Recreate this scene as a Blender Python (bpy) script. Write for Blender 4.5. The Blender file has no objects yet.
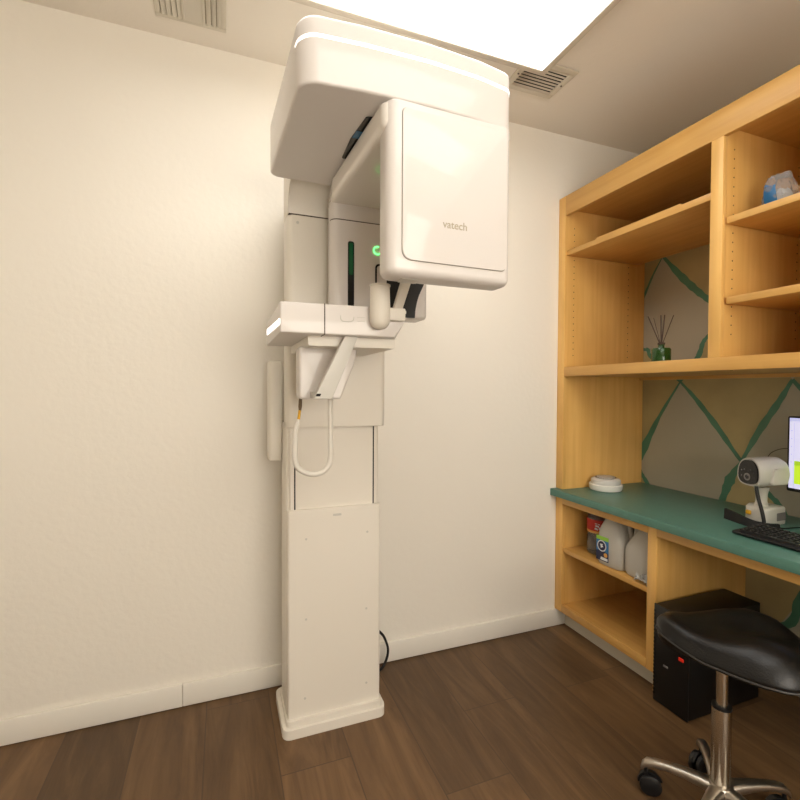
import bpy, bmesh, math, random
from mathutils import Vector, Matrix
C = bpy.context.scene.collection
PI = math.pi
random.seed(4)

# ------------------------------------------------------------------ materials
def lin(c):
    return tuple((v / 12.92 if v <= 0.04045 else ((v + 0.055) / 1.055) ** 2.4) for v in c)

def mat(name, col, rough=0.5, metal=0.0, coat=0.0, emit=None, estr=0.0, trans=0.0, alpha=1.0,
        bump=0.0, bscale=60.0, var=0.0, vscale=4.0, ior=1.5, coat_rough=0.05, spec=0.5):
    m = bpy.data.materials.new(name); m.use_nodes = True
    nt = m.node_tree; b = nt.nodes['Principled BSDF']
    col = lin(col)
    b.inputs['Base Color'].default_value = (*col, 1)
    b.inputs['Roughness'].default_value = rough
    b.inputs['Metallic'].default_value = metal
    b.inputs['Coat Weight'].default_value = coat
    b.inputs['Coat Roughness'].default_value = coat_rough
    b.inputs['IOR'].default_value = ior
    b.inputs['Specular IOR Level'].default_value = spec
    b.inputs['Transmission Weight'].default_value = trans
    b.inputs['Alpha'].default_value = alpha
    if emit:
        b.inputs['Emission Color'].default_value = (*lin(emit), 1)
        b.inputs['Emission Strength'].default_value = estr
    tc = nt.nodes.new('ShaderNodeTexCoord')
    if bump:
        n = nt.nodes.new('ShaderNodeTexNoise'); n.inputs['Scale'].default_value = bscale
        n.inputs['Detail'].default_value = 3
        bp = nt.nodes.new('ShaderNodeBump'); bp.inputs['Strength'].default_value = bump
        bp.inputs['Distance'].default_value = 0.01
        nt.links.new(tc.outputs['Object'], n.inputs['Vector'])
        nt.links.new(n.outputs['Fac'], bp.inputs['Height'])
        nt.links.new(bp.outputs['Normal'], b.inputs['Normal'])
    if var:
        n = nt.nodes.new('ShaderNodeTexNoise'); n.inputs['Scale'].default_value = vscale
        n.inputs['Detail'].default_value = 4
        r = nt.nodes.new('ShaderNodeValToRGB')
        r.color_ramp.elements[0].position = 0.3; r.color_ramp.elements[1].position = 0.7
        r.color_ramp.elements[0].color = (*[max(0, c * (1 - var)) for c in col], 1)
        r.color_ramp.elements[1].color = (*[min(1, c * (1 + var)) for c in col], 1)
        nt.links.new(tc.outputs['Object'], n.inputs['Vector'])
        nt.links.new(n.outputs['Fac'], r.inputs['Fac'])
        nt.links.new(r.outputs['Color'], b.inputs['Base Color'])
    return m

def wood(name, dark, light, axis, rough=0.4, scale=1.0):
    m = bpy.data.materials.new(name); m.use_nodes = True
    nt = m.node_tree; b = nt.nodes['Principled BSDF']
    tc = nt.nodes.new('ShaderNodeTexCoord'); mp = nt.nodes.new('ShaderNodeMapping')
    s = [34.0 * scale] * 3; s[axis] = 1.6 * scale
    mp.inputs['Scale'].default_value = s
    n = nt.nodes.new('ShaderNodeTexNoise'); n.inputs['Scale'].default_value = 1.0
    n.inputs['Detail'].default_value = 5; n.inputs['Distortion'].default_value = 0.6
    r = nt.nodes.new('ShaderNodeValToRGB')
    r.color_ramp.elements[0].position = 0.28; r.color_ramp.elements[1].position = 0.72
    r.color_ramp.elements[0].color = (*lin(dark), 1); r.color_ramp.elements[1].color = (*lin(light), 1)
    n2 = nt.nodes.new('ShaderNodeTexNoise'); n2.inputs['Scale'].default_value = 3.5
    mx = nt.nodes.new('ShaderNodeMixRGB'); mx.blend_type = 'MULTIPLY'; mx.inputs['Fac'].default_value = 0.35
    r2 = nt.nodes.new('ShaderNodeValToRGB')
    r2.color_ramp.elements[0].position = 0.3; r2.color_ramp.elements[0].color = (0.7, 0.66, 0.6, 1)
    r2.color_ramp.elements[1].position = 0.6; r2.color_ramp.elements[1].color = (1, 1, 1, 1)
    L = nt.links.new
    L(tc.outputs['Object'], mp.inputs['Vector']); L(mp.outputs['Vector'], n.inputs['Vector'])
    L(n.outputs['Fac'], r.inputs['Fac']); L(tc.outputs['Object'], n2.inputs['Vector'])
    L(n2.outputs['Fac'], r2.inputs['Fac']); L(r.outputs['Color'], mx.inputs['Color1'])
    L(r2.outputs['Color'], mx.inputs['Color2']); L(mx.outputs['Color'], b.inputs['Base Color'])
    b.inputs['Roughness'].default_value = rough
    return m

def floor_mat():
    m = bpy.data.materials.new('vinyl_plank_floor'); m.use_nodes = True
    nt = m.node_tree; b = nt.nodes['Principled BSDF']; L = nt.links.new
    N = nt.nodes.new
    tc = N('ShaderNodeTexCoord'); sp = N('ShaderNodeSeparateXYZ'); L(tc.outputs['Object'], sp.inputs['Vector'])
    def M(op, a, b_=None, c_=None):
        n = N('ShaderNodeMath'); n.operation = op
        for i, v in enumerate((a, b_, c_)):
            if v is None: continue
            if isinstance(v, (int, float)): n.inputs[i].default_value = v
            else: L(v, n.inputs[i])
        return n.outputs[0]
    W, LEN = 0.229, 1.22
    u = M('DIVIDE', M('ADD', sp.outputs['X'], 5 * W - 0.642 + 0.018), W)
    row = M('FLOOR', u)
    wn = N('ShaderNodeTexWhiteNoise'); wn.noise_dimensions = '1D'; L(row, wn.inputs['W'])
    v = M('ADD', M('DIVIDE', sp.outputs['Y'], LEN), M('MULTIPLY', wn.outputs['Value'], 7.3))
    col = M('FLOOR', v)
    cell = N('ShaderNodeCombineXYZ'); L(row, cell.inputs[0]); L(col, cell.inputs[1])
    wn2 = N('ShaderNodeTexWhiteNoise'); wn2.noise_dimensions = '2D'; L(cell.outputs[0], wn2.inputs['Vector'])
    # grain coordinates, shifted for every plank
    off = N('ShaderNodeCombineXYZ')
    L(M('ADD', M('MULTIPLY', sp.outputs['X'], 11.0), M('MULTIPLY', wn2.outputs['Value'], 40.0)), off.inputs[0])
    L(M('ADD', M('MULTIPLY', sp.outputs['Y'], 1.25), M('MULTIPLY', wn2.outputs['Value'], 17.0)), off.inputs[1])
    g = N('ShaderNodeTexNoise'); g.inputs['Scale'].default_value = 1.0; g.inputs['Detail'].default_value = 6
    g.inputs['Distortion'].default_value = 1.6; g.inputs['Roughness'].default_value = 0.66
    L(off.outputs[0], g.inputs['Vector'])
    r = N('ShaderNodeValToRGB'); e = r.color_ramp.elements
    e[0].position = 0.25; e[0].color = (*lin((0.325, 0.230, 0.140)), 1)
    e[1].position = 0.75; e[1].color = (*lin((0.52, 0.395, 0.26)), 1)
    k = e.new(0.5); k.color = (*lin((0.42, 0.31, 0.195)), 1)
    L(g.outputs['Fac'], r.inputs['Fac'])
    tone = M('ADD', M('MULTIPLY', wn2.outputs['Value'], 0.45), 0.62)
    mx = N('ShaderNodeMixRGB'); mx.blend_type = 'MULTIPLY'; mx.inputs['Fac'].default_value = 1
    cb = N('ShaderNodeCombineXYZ'); L(tone, cb.inputs[0]); L(tone, cb.inputs[1]); L(tone, cb.inputs[2])
    L(r.outputs['Color'], mx.inputs['Color1']); L(cb.outputs[0], mx.inputs['Color2'])
    # seams between planks
    fu = M('FRACT', u); fv = M('FRACT', v)
    su = M('LESS_THAN', M('MINIMUM', fu, M('SUBTRACT', 1.0, fu)), 0.008)
    sv = M('LESS_THAN', M('MINIMUM', fv, M('SUBTRACT', 1.0, fv)), 0.0015)
    seam = M('MAXIMUM', su, sv)
    mx2 = N('ShaderNodeMixRGB'); mx2.inputs['Color2'].default_value = (*lin((0.30, 0.22, 0.15)), 1)
    L(M('MULTIPLY', seam, 0.85), mx2.inputs['Fac']); L(mx.outputs['Color'], mx2.inputs['Color1'])
    L(mx2.outputs['Color'], b.inputs['Base Color'])
    b.inputs['Roughness'].default_value = 0.48
    bp = N('ShaderNodeBump'); bp.inputs['Strength'].default_value = 0.12; bp.inputs['Distance'].default_value = 0.004
    L(M('SUBTRACT', g.outputs['Fac'], seam), bp.inputs['Height']); L(bp.outputs['Normal'], b.inputs['Normal'])
    return m

M_WALL = mat('cream_wall_paint', (0.935, 0.912, 0.868), 0.6, bump=0.12, bscale=45)
M_CEIL = mat('ceiling_paint', (0.935, 0.905, 0.86), 0.7, bump=0.08, bscale=60)
M_TRIM = mat('baseboard_paint', (0.92, 0.90, 0.86), 0.4)
M_FLOOR = floor_mat()
M_MGREY = mat('mural_grey', (0.66, 0.645, 0.58), 0.6, var=0.05, vscale=3)
M_MOCHRE = mat('mural_ochre', (0.66, 0.60, 0.43), 0.6, var=0.1, vscale=6)
M_MGREEN = mat('mural_green', (0.29, 0.49, 0.40), 0.5, var=0.15, vscale=12)
M_WY = wood('maple_along_depth', (0.785, 0.59, 0.305), (0.845, 0.66, 0.375), 1)  # same maple darkened: weaker light on the rails put into the colour
M_WZ = wood('maple_upright', (0.875, 0.675, 0.365), (0.925, 0.742, 0.445), 2)  # same maple lightened: stronger light on the uprights put into the colour
M_WX = wood('maple_across', (0.795, 0.605, 0.335), (0.86, 0.68, 0.415), 0)
M_TOE = mat('toe_kick_grey', (0.80, 0.775, 0.71), 0.6)
M_TEAL = mat('teal_laminate', (0.315, 0.485, 0.435), 0.38, var=0.06, vscale=30)
M_HOLE = mat('dark_hole', (0.09, 0.06, 0.04), 0.8)
M_WHITE = mat('white_gloss_plastic', (0.875, 0.85, 0.83), 0.5, coat=0.45, coat_rough=0.03, spec=0.3)
M_WHITE2 = mat('white_satin_plastic', (0.905, 0.88, 0.835), 0.42)
M_MIRR = mat('white_mirror_gloss', (0.90, 0.875, 0.84), 0.25, coat=1.0, coat_rough=0.02)
M_GREYP = mat('warm_grey_plastic', (0.80, 0.785, 0.75), 0.4)
M_SEAM = mat('seam_shadow_gap', (0.32, 0.28, 0.24), 0.7)
M_BLACKG = mat('black_gloss', (0.035, 0.035, 0.04), 0.12)
M_BLACK = mat('black_plastic', (0.045, 0.045, 0.05), 0.5)
M_BLUE = mat('blue_tinted_lens', (0.25, 0.45, 0.58), 0.2)
M_LED = mat('white_led', (1, 1, 1), 0.4, emit=(1.0, 0.99, 0.97), estr=1.6)
M_GRN = mat('green_led', (0.2, 0.8, 0.5), 0.4, emit=(0.30, 0.80, 0.37), estr=5.5)
M_GRN2 = mat('green_indicator', (0.02, 0.15, 0.08), 0.2, emit=(0.04, 0.45, 0.22), estr=0.25)
M_LOGO = mat('logo_bronze_grey', (0.70, 0.655, 0.57), 0.35, metal=0.3)
M_YEL = mat('yellow_sleeve', (0.85, 0.65, 0.12), 0.5)
M_BRN = mat('brown_plug', (0.42, 0.34, 0.24), 0.6)
M_HOSE = mat('beige_hose', (0.88, 0.86, 0.82), 0.5)
M_PANEL = mat('light_diffuser', (1, 1, 1), 0.5, emit=(1.0, 0.995, 0.975), estr=5.7)
M_FILL = mat('fill_glow_glass', (.9, .9, .9), 0.6, emit=(1.0, 0.970, 0.920), estr=10.2)  # fill glow for the added window behind the camera
M_LFRAME = mat('light_frame', (0.80, 0.76, 0.70), 0.5)
M_VENT = mat('vent_enamel', (0.84, 0.81, 0.75), 0.45)
M_VENTD = mat('vent_duct_dark', (0.10, 0.085, 0.07), 0.8)
M_VINYL = mat('black_vinyl', (0.045, 0.040, 0.040), 0.34, spec=0.4, bump=0.10, bscale=220)
M_STITCH = mat('grey_piping', (0.20, 0.19, 0.18), 0.5)
M_CHROME = mat('brushed_steel', (0.78, 0.75, 0.70), 0.24, metal=1.0)
M_ALU = mat('cast_aluminium', (0.72, 0.69, 0.65), 0.36, metal=1.0)
M_RUB = mat('castor_rubber', (0.07, 0.07, 0.075), 0.45)
M_PC = mat('tower_black', (0.03, 0.03, 0.033), 0.45)
M_RED = mat('red_switch', (0.75, 0.12, 0.06), 0.4, emit=(0.9, 0.2, 0.1), estr=0.25)
M_KEY = mat('key_black', (0.075, 0.072, 0.075), 0.45)
M_LEGEND = mat('grey_legend', (0.5, 0.48, 0.47), 0.5)
M_SCRN = mat('screen_lilac', (0.6, 0.6, 0.7), 0.3, emit=(0.89, 0.88, 0.99), estr=0.95)
M_SCRN2 = mat('screen_side', (0.5, 0.5, 0.6), 0.3, emit=(0.78, 0.79, 0.95), estr=0.95)
M_SCRL = mat('screen_lime', (0.6, 0.7, 0.2), 0.3, emit=(0.78, 0.92, 0.18), estr=0.95)
M_SCRL2 = mat('screen_lime_dark', (0.5, 0.6, 0.15), 0.3, emit=(0.66, 0.80, 0.14), estr=0.95)
M_DEV = mat('device_white', (0.83, 0.815, 0.78), 0.35)
M_JUG = mat('milky_jug_plastic', (0.80, 0.78, 0.74), 0.42, trans=0.25)
M_CLEAR = mat('clear_plastic', (0.95, 0.95, 0.95), 0.12, trans=0.92, ior=1.3)
M_FILM = mat('crinkled_film', (0.92, 0.92, 0.92), 0.15, trans=0.8, ior=1.2)
M_GLASSG = mat('green_glass', (0.19, 0.36, 0.14), 0.08, trans=0.55, ior=1.45)
M_REED = mat('dark_reed', (0.24, 0.17, 0.13), 0.7)
M_LIME = mat('label_lime', (0.55, 0.75, 0.22), 0.5)
M_LBLUE = mat('label_blue', (0.16, 0.44, 0.66), 0.5)
M_NAVY = mat('label_navy', (0.09, 0.11, 0.25), 0.5)
M_LWHITE = mat('label_white', (0.85, 0.87, 0.88), 0.5)
M_LRED = mat('label_red', (0.72, 0.14, 0.08), 0.5)
M_LGOLD = mat('label_gold', (0.85, 0.62, 0.3), 0.5)
M_DISH = mat('white_dish', (0.90, 0.89, 0.86), 0.25)
M_PKB = mat('packet_blue', (0.16, 0.50, 0.74), 0.35)

# ------------------------------------------------------------------ helpers
def V(*a): return Vector(a)

def finish(bm, name, m, parent=None, smooth=40, mats=None):
    bmesh.ops.recalc_face_normals(bm, faces=bm.faces[:])
    me = bpy.data.meshes.new(name); 
    if parent is not None and not parent.get('_loc'):
        off = world_of(parent)
        bmesh.ops.translate(bm, verts=bm.verts[:], vec=-off)
    bm.to_mesh(me); bm.free()
    for mm in (mats or [m]): me.materials.append(mm)
    for p in me.polygons: p.use_smooth = True
    me.set_sharp_from_angle(angle=math.radians(smooth))
    o = bpy.data.objects.new(name, me); C.objects.link(o)
    if parent is not None: o.parent = parent
    return o

def world_of(o):
    v = Vector(o.location)
    while o.parent is not None:
        o = o.parent; v = v + Vector(o.location)
    return v

def tag(o, label=None, cat=None, group=None, kind=None):
    if label: o['label'] = label
    if cat: o['category'] = cat
    if group: o['group'] = group
    if kind: o['kind'] = kind
    return o

def thing(name, label, cat, loc, rz=0, group=None):
    """an Empty at the thing's base; parts are written in world metres unless rz or local is used"""
    o = bpy.data.objects.new(name, None); C.objects.link(o)
    o.empty_display_size = 0.1
    o.location = loc; o.rotation_euler = (0, 0, rz)
    return tag(o, label, cat, group)

def local(o):
    o['_loc'] = 1
    return o

def box(bm, x0, x1, y0, y1, z0, z1, bev=0.0, seg=2, mi=0):
    vs = [bm.verts.new((x, y, z)) for z in (z0, z1) for (x, y) in ((x0, y0), (x1, y0), (x1, y1), (x0, y1))]
    fs = [bm.faces.new([vs[i] for i in f]) for f in ((3, 2, 1, 0), (4, 5, 6, 7), (0, 1, 5, 4), (1, 2, 6, 5), (2, 3, 7, 6), (3, 0, 4, 7))]
    for f in fs: f.material_index = mi
    if bev > 0:
        es = list({e for f in fs for e in f.edges})
        r = bmesh.ops.bevel(bm, geom=es, offset=bev, segments=seg, affect='EDGES', profile=0.5)
        for f in r['faces']: f.material_index = mi
    return bm

def nb(): return bmesh.new()

def rnd_poly(pts, rad, seg=6):
    """2D polygon with rounded corners; rad a number or one per corner"""
    n = len(pts); out = []
    for i in range(n):
        p0 = Vector(pts[i - 1]); p = Vector(pts[i]); p1 = Vector(pts[(i + 1) % n])
        r = rad[i] if isinstance(rad, (list, tuple)) else rad
        if r <= 1e-5: out.append(p); continue
        a = (p0 - p).normalized(); b = (p1 - p).normalized()
        ang = a.angle(b); t = min(r / math.tan(ang / 2), 0.49 * (p0 - p).length, 0.49 * (p1 - p).length)
        rr = t * math.tan(ang / 2)
        c = p + (a + b).normalized() * (rr / math.sin(ang / 2))
        s = p + a * t; e = p + b * t
        a0 = math.atan2(s.y - c.y, s.x - c.x); a1 = math.atan2(e.y - c.y, e.x - c.x)
        d = (a1 - a0 + PI) % (2 * PI) - PI
        for k in range(seg + 1):
            th = a0 + d * k / seg
            out.append(Vector((c.x + rr * math.cos(th), c.y + rr * math.sin(th))))
    return out

def prism(bm, poly, a0, a1, axis=2, bev0=0.0, bev1=0.0, seg=3, mi=0):
    """extrude a 2D outline along axis; axis 2: (x,y), axis 1: (x,z), axis 0: (y,z). bev0/bev1 round the rims"""
    def P(u, v, w):
        return (u, v, w) if axis == 2 else ((u, w, v) if axis == 1 else (w, u, v))
    lo = [bm.verts.new(P(p[0], p[1], a0)) for p in poly]
    hi = [bm.verts.new(P(p[0], p[1], a1)) for p in poly]
    n = len(poly); f0 = bm.faces.new(lo[::-1]); f1 = bm.faces.new(hi)
    f0.material_index = f1.material_index = mi
    for i in range(n):
        bm.faces.new((lo[i], lo[(i + 1) % n], hi[(i + 1) % n], hi[i])).material_index = mi
    for f, b in ((f0, bev0), (f1, bev1)):
        if b > 0:
            r = bmesh.ops.bevel(bm, geom=list(f.edges), offset=b, segments=seg, affect='EDGES', profile=0.5)
            for q in r['faces']: q.material_index = mi
    return bm

def inset(poly, d):
    n = len(poly); out = []
    P = [Vector((p[0], p[1])) for p in poly]
    area = sum(P[i].x * P[(i + 1) % n].y - P[(i + 1) % n].x * P[i].y for i in range(n))
    sg = 1 if area > 0 else -1
    for i in range(n):
        e0 = (P[i] - P[i - 1]); e1 = (P[(i + 1) % n] - P[i])
        n0 = Vector((-e0.y, e0.x)).normalized() * sg; n1 = Vector((-e1.y, e1.x)).normalized() * sg
        m_ = (n0 + n1).normalized(); out.append(P[i] + m_ * d / max(.3, m_.dot(n0)))
    return out

def slab(poly, a0, a1, r0, r1, axis=2, seg=6):
    """a prism whose two rims are rolled over with radii r0 and r1 (smaller than the outline's corner radii)"""
    def P(q, w): return (q[0], q[1], w) if axis == 2 else ((q[0], w, q[1]) if axis == 1 else (w, q[0], q[1]))
    rings = []
    for k in range(seg + 1):            # from the flat end out to the side
        t = PI / 2 * k / seg
        rings.append([P(q, a0 + r0 * (1 - math.cos(t))) for q in inset(poly, r0 * (1 - math.sin(t)))])
    for k in range(seg, -1, -1):        # and from the side in to the other flat end
        t = PI / 2 * k / seg
        rings.append([P(q, a1 - r1 * (1 - math.cos(t))) for q in inset(poly, r1 * (1 - math.sin(t)))])
    return loft(nb(), rings)

def catmull(pts, n=8):
    pts = [Vector(p) for p in pts]; out = []
    P = [2 * pts[0] - pts[1]] + pts + [2 * pts[-1] - pts[-2]]
    for i in range(1, len(P) - 2):
        for k in range(n):
            t = k / n; a, b, c, d = P[i - 1], P[i], P[i + 1], P[i + 2]
            out.append(0.5 * ((2 * b) + (c - a) * t + (2 * a - 5 * b + 4 * c - d) * t * t + (3 * b - a - 3 * c + d) * t ** 3))
    out.append(pts[-1]); return out

def tube(bm, pts, r, seg=10, smooth=0, flat=1.0, mi=0):
    if smooth: pts = catmull(pts, smooth)
    pts = [Vector(p) for p in pts]; n = len(pts)
    rr = r if isinstance(r, (list, tuple)) else [r]
    rad = lambda i: rr[0] if len(rr) == 1 else rr[min(len(rr) - 1, int(i / (n - 1) * (len(rr) - 1)))] + (
        (rr[min(len(rr) - 1, int(i / (n - 1) * (len(rr) - 1)) + 1)] - rr[min(len(rr) - 1, int(i / (n - 1) * (len(rr) - 1)))]) * ((i / (n - 1) * (len(rr) - 1)) % 1))
    t0 = (pts[1] - pts[0]).normalized()
    up = Vector((0, 0, 1)) if abs(t0.z) < 0.9 else Vector((1, 0, 0))
    u = t0.cross(up).normalized(); rings = []
    for i in range(n):
        t = (pts[min(i + 1, n - 1)] - pts[max(i - 1, 0)]).normalized()
        u = (u - t * u.dot(t)).normalized(); w = t.cross(u)
        rings.append([bm.verts.new(pts[i] + (u * math.cos(a) + w * math.sin(a) * flat) * rad(i)) for a in [2 * PI * k / seg for k in range(seg)]])
    for a, b in zip(rings, rings[1:]):
        for k in range(seg):
            bm.faces.new((a[k], a[(k + 1) % seg], b[(k + 1) % seg], b[k])).material_index = mi
    bm.faces.new(rings[0][::-1]).material_index = mi; bm.faces.new(rings[-1]).material_index = mi
    return bm

def loft(bm, rings, cap=True, mi=0):
    R = [[bm.verts.new(p) for p in r] for r in rings]
    n = len(R[0])
    for a, b in zip(R, R[1:]):
        for k in range(n):
            bm.faces.new((a[k], a[(k + 1) % n], b[(k + 1) % n], b[k])).material_index = mi
    if cap:
        bm.faces.new(R[0][::-1]).material_index = mi; bm.faces.new(R[-1]).material_index = mi
    return bm

def lathe(bm, prof, c=(0, 0, 0), seg=32, mi=0):
    return loft(bm, [[(c[0] + r * math.cos(2 * PI * k / seg), c[1] + r * math.sin(2 * PI * k / seg), c[2] + z) for k in range(seg)] for r, z in prof], True, mi)

def super_ring(cx, cy, z, a, b, e=4.0, n=32):
    out = []
    for k in range(n):
        t = 2 * PI * k / n; c, s = math.cos(t), math.sin(t)
        out.append((cx + a * math.copysign(abs(c) ** (2 / e), c), cy + b * math.copysign(abs(s) ** (2 / e), s), z))
    return out

def struct(name, bm, m, mats=None, smooth=30):
    return tag(finish(bm, name, m, None, smooth, mats), kind='structure')

# ------------------------------------------------------------------ the room
X0, X1, Y0, Y1, H = -1.35, 2.147, -1.7, 1.938, 2.525
struct('floor', box(nb(), X0 - .1, X1 + .1, Y0 - .1, Y1 + .1, -0.1, 0), M_FLOOR)
struct('ceiling', box(nb(), X0 - .1, X1 + .1, Y0 - .1, Y1 + .1, H, H + .1), M_CEIL)
struct('wall_back', box(nb(), X0 - .1, X1 + .1, Y1, Y1 + .1, 0, H), M_WALL)
struct('wall_left', box(nb(), X0 - .1, X0, Y0, Y1, 0, H), M_WALL)
wx0, wx1, wz0, wz1 = -.25, 1.55, .85, 2.05  # opening for the added fill window
bm = nb()
box(bm, X0 - .1, wx0, Y0 - .1, Y0, 0, H); box(bm, wx1, X1 + .1, Y0 - .1, Y0, 0, H)
box(bm, wx0, wx1, Y0 - .1, Y0, 0, wz0); box(bm, wx0, wx1, Y0 - .1, Y0, wz1, H)
struct('wall_front', bm, M_WALL)
fill_win = thing('fill_window', None, None, ((wx0 + wx1) / 2, Y0 - .05, wz0)); tag(fill_win, kind='structure')  # unseen window, added only to brighten the walls and machine
bm = nb()
box(bm, wx0, wx0 + .05, Y0 - .08, Y0 + .012, wz0, wz1, .003); box(bm, wx1 - .05, wx1, Y0 - .08, Y0 + .012, wz0, wz1, .003)
box(bm, wx0 + .05, wx1 - .05, Y0 - .08, Y0 + .012, wz0, wz0 + .05, .003); box(bm, wx0 + .05, wx1 - .05, Y0 - .08, Y0 + .012, wz1 - .05, wz1, .003)
box(bm, .635, .665, Y0 - .08, Y0 + .005, wz0 + .05, wz1 - .05, .003)
finish(bm, 'window_frame', M_TRIM, fill_win)  # frame around the added fill panes
for a, b in ((wx0 + .05, .635), (.665, wx1 - .05)):
    finish(box(nb(), a, b, Y0 - .06, Y0 - .052, wz0 + .05, wz1 - .05), 'fill_pane', M_FILL, fill_win)

# right wall with the painted harlequin mural (a grey ground, ochre fields, green brush lines)
bm = box(nb(), X1, X1 + .1, Y0, Y1, 0, H, mi=0)
def mural(a, b): return (a * 1.0322, 1.22 + (b - 1.22) * 1.0322)
def paint(poly, d, mi):
    poly = [(min(a, Y1 - .001), b) for a, b in (mural(*p) for p in poly)]
    f = bm.faces.new([bm.verts.new((X1 - d, y, z)) for y, z in poly]); f.material_index = mi
def stripe(pts, w, mi=2):
    P = [Vector(p) for p in catmull([(*mural(a, b), 0) for a, b in pts], 6)]
    n = len(P); L_, R_ = [], []
    for i in range(n):
        t = (P[min(i + 1, n - 1)] - P[max(i - 1, 0)]).normalized(); q = Vector((-t.y, t.x, 0))
        f = i / (n - 1) * (len(w) - 1); k = min(int(f), len(w) - 2); ww = w[k] + (w[k + 1] - w[k]) * (f - k)
        ww *= 1 + 0.12 * math.sin(i * 1.9)
        L_.append(P[i] + q * ww / 2); R_.append(P[i] - q * ww / 2)
    for i in range(n - 1):
        f = bm.faces.new([bm.verts.new((X1 - .0012, p.x, p.y)) for p in (L_[i], L_[i + 1], R_[i + 1], R_[i]) if True])
        f.material_index = mi
ochre = [
    [(1.617, 1.267), (1.536, 1.184), (1.43, 1.056), (1.326, .92), (1.256, 1.061), (1.188, 1.179), (1.142, 1.268), (1.25, 1.44), (1.40, 1.57), (1.479, 1.479), (1.53, 1.381)],
    [(1.326, .92), (1.402, .743), (1.48, .52), (1.34, .22), (1.16, .30), (1.09, .43), (1.12, .62), (1.213, .799)],
    [(1.617, 1.267), (1.827, .904), (1.936, .99), (1.936, 1.5), (1.835, 1.443), (1.779, 1.392)],
    [(1.725, 1.902), (1.629, 1.786), (1.551, 1.703), (1.482, 1.639), (1.40, 1.57), (1.18, 1.90), (1.42, 2.3)],
    [(1.725, 1.902), (1.834, 1.718), (1.936, 1.76), (1.936, 2.3), (1.72, 2.25)],
    [(1.829, .779), (1.791, .733), (1.74, .5), (1.936, .3), (1.936, .8)],
    [(1.142, 1.268), (1.0, 1.08), (.86, .92), (.66, 1.27), (.9, 1.58)],
    [(.86, .92), (1.0, .66), (.8, .2), (.58, .5), (.72, .72)]]
for p in ochre: paint(p, .0006, 1)
stripe([(1.617, 1.267), (1.73, 1.09), (1.827, .904), (1.87, .82)], [.008, .02, .05, .03])
stripe([(1.617, 1.267), (1.536, 1.184), (1.43, 1.056), (1.326, .92), (1.213, .799), (1.176, .759), (1.09, .60)], [.01, .022, .028, .014, .02, .026, .03])
stripe([(1.142, 1.268), (1.188, 1.179), (1.256, 1.061), (1.326, .92), (1.373, .831), (1.402, .743), (1.47, .52)], [.012, .026, .03, .012, .045, .03, .02])
stripe([(1.142, 1.268), (1.0, 1.09), (.86, .92), (.72, .74)], [.014, .02, .022, .02])
stripe([(.86, .92), (.76, 1.09), (.66, 1.27)], [.014, .024, .022])
stripe([(1.829, .779), (1.791, .733), (1.70, .62), (1.48, .52)], [.02, .026, .02, .02])
stripe([(1.86, .83), (1.829, .779)], [.02, .02])
stripe([(1.04, .55), (1.1, .416), (1.142, .298), (1.34, .2)], [.02, .035, .03, .02])
stripe([(1.725, 1.902), (1.78, 1.82), (1.834, 1.718), (1.9, 1.6)], [.006, .012, .016, .02])
stripe([(1.725, 1.902), (1.629, 1.786), (1.551, 1.703), (1.482, 1.639), (1.40, 1.57)], [.012, .036, .034, .026, .02])
stripe([(1.617, 1.267), (1.779, 1.392), (1.804, 1.436), (1.835, 1.443), (1.93, 1.5)], [.012, .02, .022, .014, .02])
stripe([(1.617, 1.267), (1.53, 1.381), (1.507, 1.445), (1.479, 1.479), (1.40, 1.57)], [.012, .028, .022, .016, .02])
me = bpy.data.meshes.new('wall_right'); bm.to_mesh(me); bm.free()
for m_ in (M_MGREY, M_MOCHRE, M_MGREEN): me.materials.append(m_)
o = bpy.data.objects.new('wall_right', me); C.objects.link(o); tag(o, kind='structure')

# baseboards (the back one is two lengths that meet in a butt joint)
def baseboard(name, x0, x1, y0, y1): return struct(name, box(nb(), x0, x1, y0, y1, 0.003, .0905, .003), M_TRIM)
b1 = baseboard('baseboard_back', X0, -.149, Y1 - .013, Y1)
b2 = baseboard('baseboard_back_right', -.1478, 1.665, Y1 - .013, Y1)
baseboard('baseboard_left', X0, X0 + .013, Y0, Y1 - .013)
baseboard('baseboard_front', X0, X1, Y0, Y0 + .013)

# ceiling light: a broad surface-mounted diffuser in a thin frame
def ceiling_light(label, x0, x1, y0, y1, z):
    t = thing('ceiling_light', label, 'light', ((x0 + x1) / 2, (y0 + y1) / 2, H), group=None)
    w = .024
    bm = nb()
    box(bm, x0, x1, y0, y0 + w, z, H, .002); box(bm, x0, x1, y1 - w, y1, z, H, .002)
    box(bm, x0, x0 + w, y0 + w, y1 - w, z, H, .002); box(bm, x1 - w, x1, y0 + w, y1 - w, z, H, .002)
    finish(bm, 'frame', M_LFRAME, t)
    finish(box(nb(), x0 + w, x1 - w, y0 + w, y1 - w, z + .004, z + .012), 'diffuser', M_PANEL, t)
    return t
ceiling_light('large glowing white ceiling light panel above the white scanner', -.06, 1.178, .842, 1.522, 2.452)
ceiling_light('glowing white ceiling light panel overhead behind the first one', -.06, 1.178, -.32, .362, 2.452)

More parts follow.
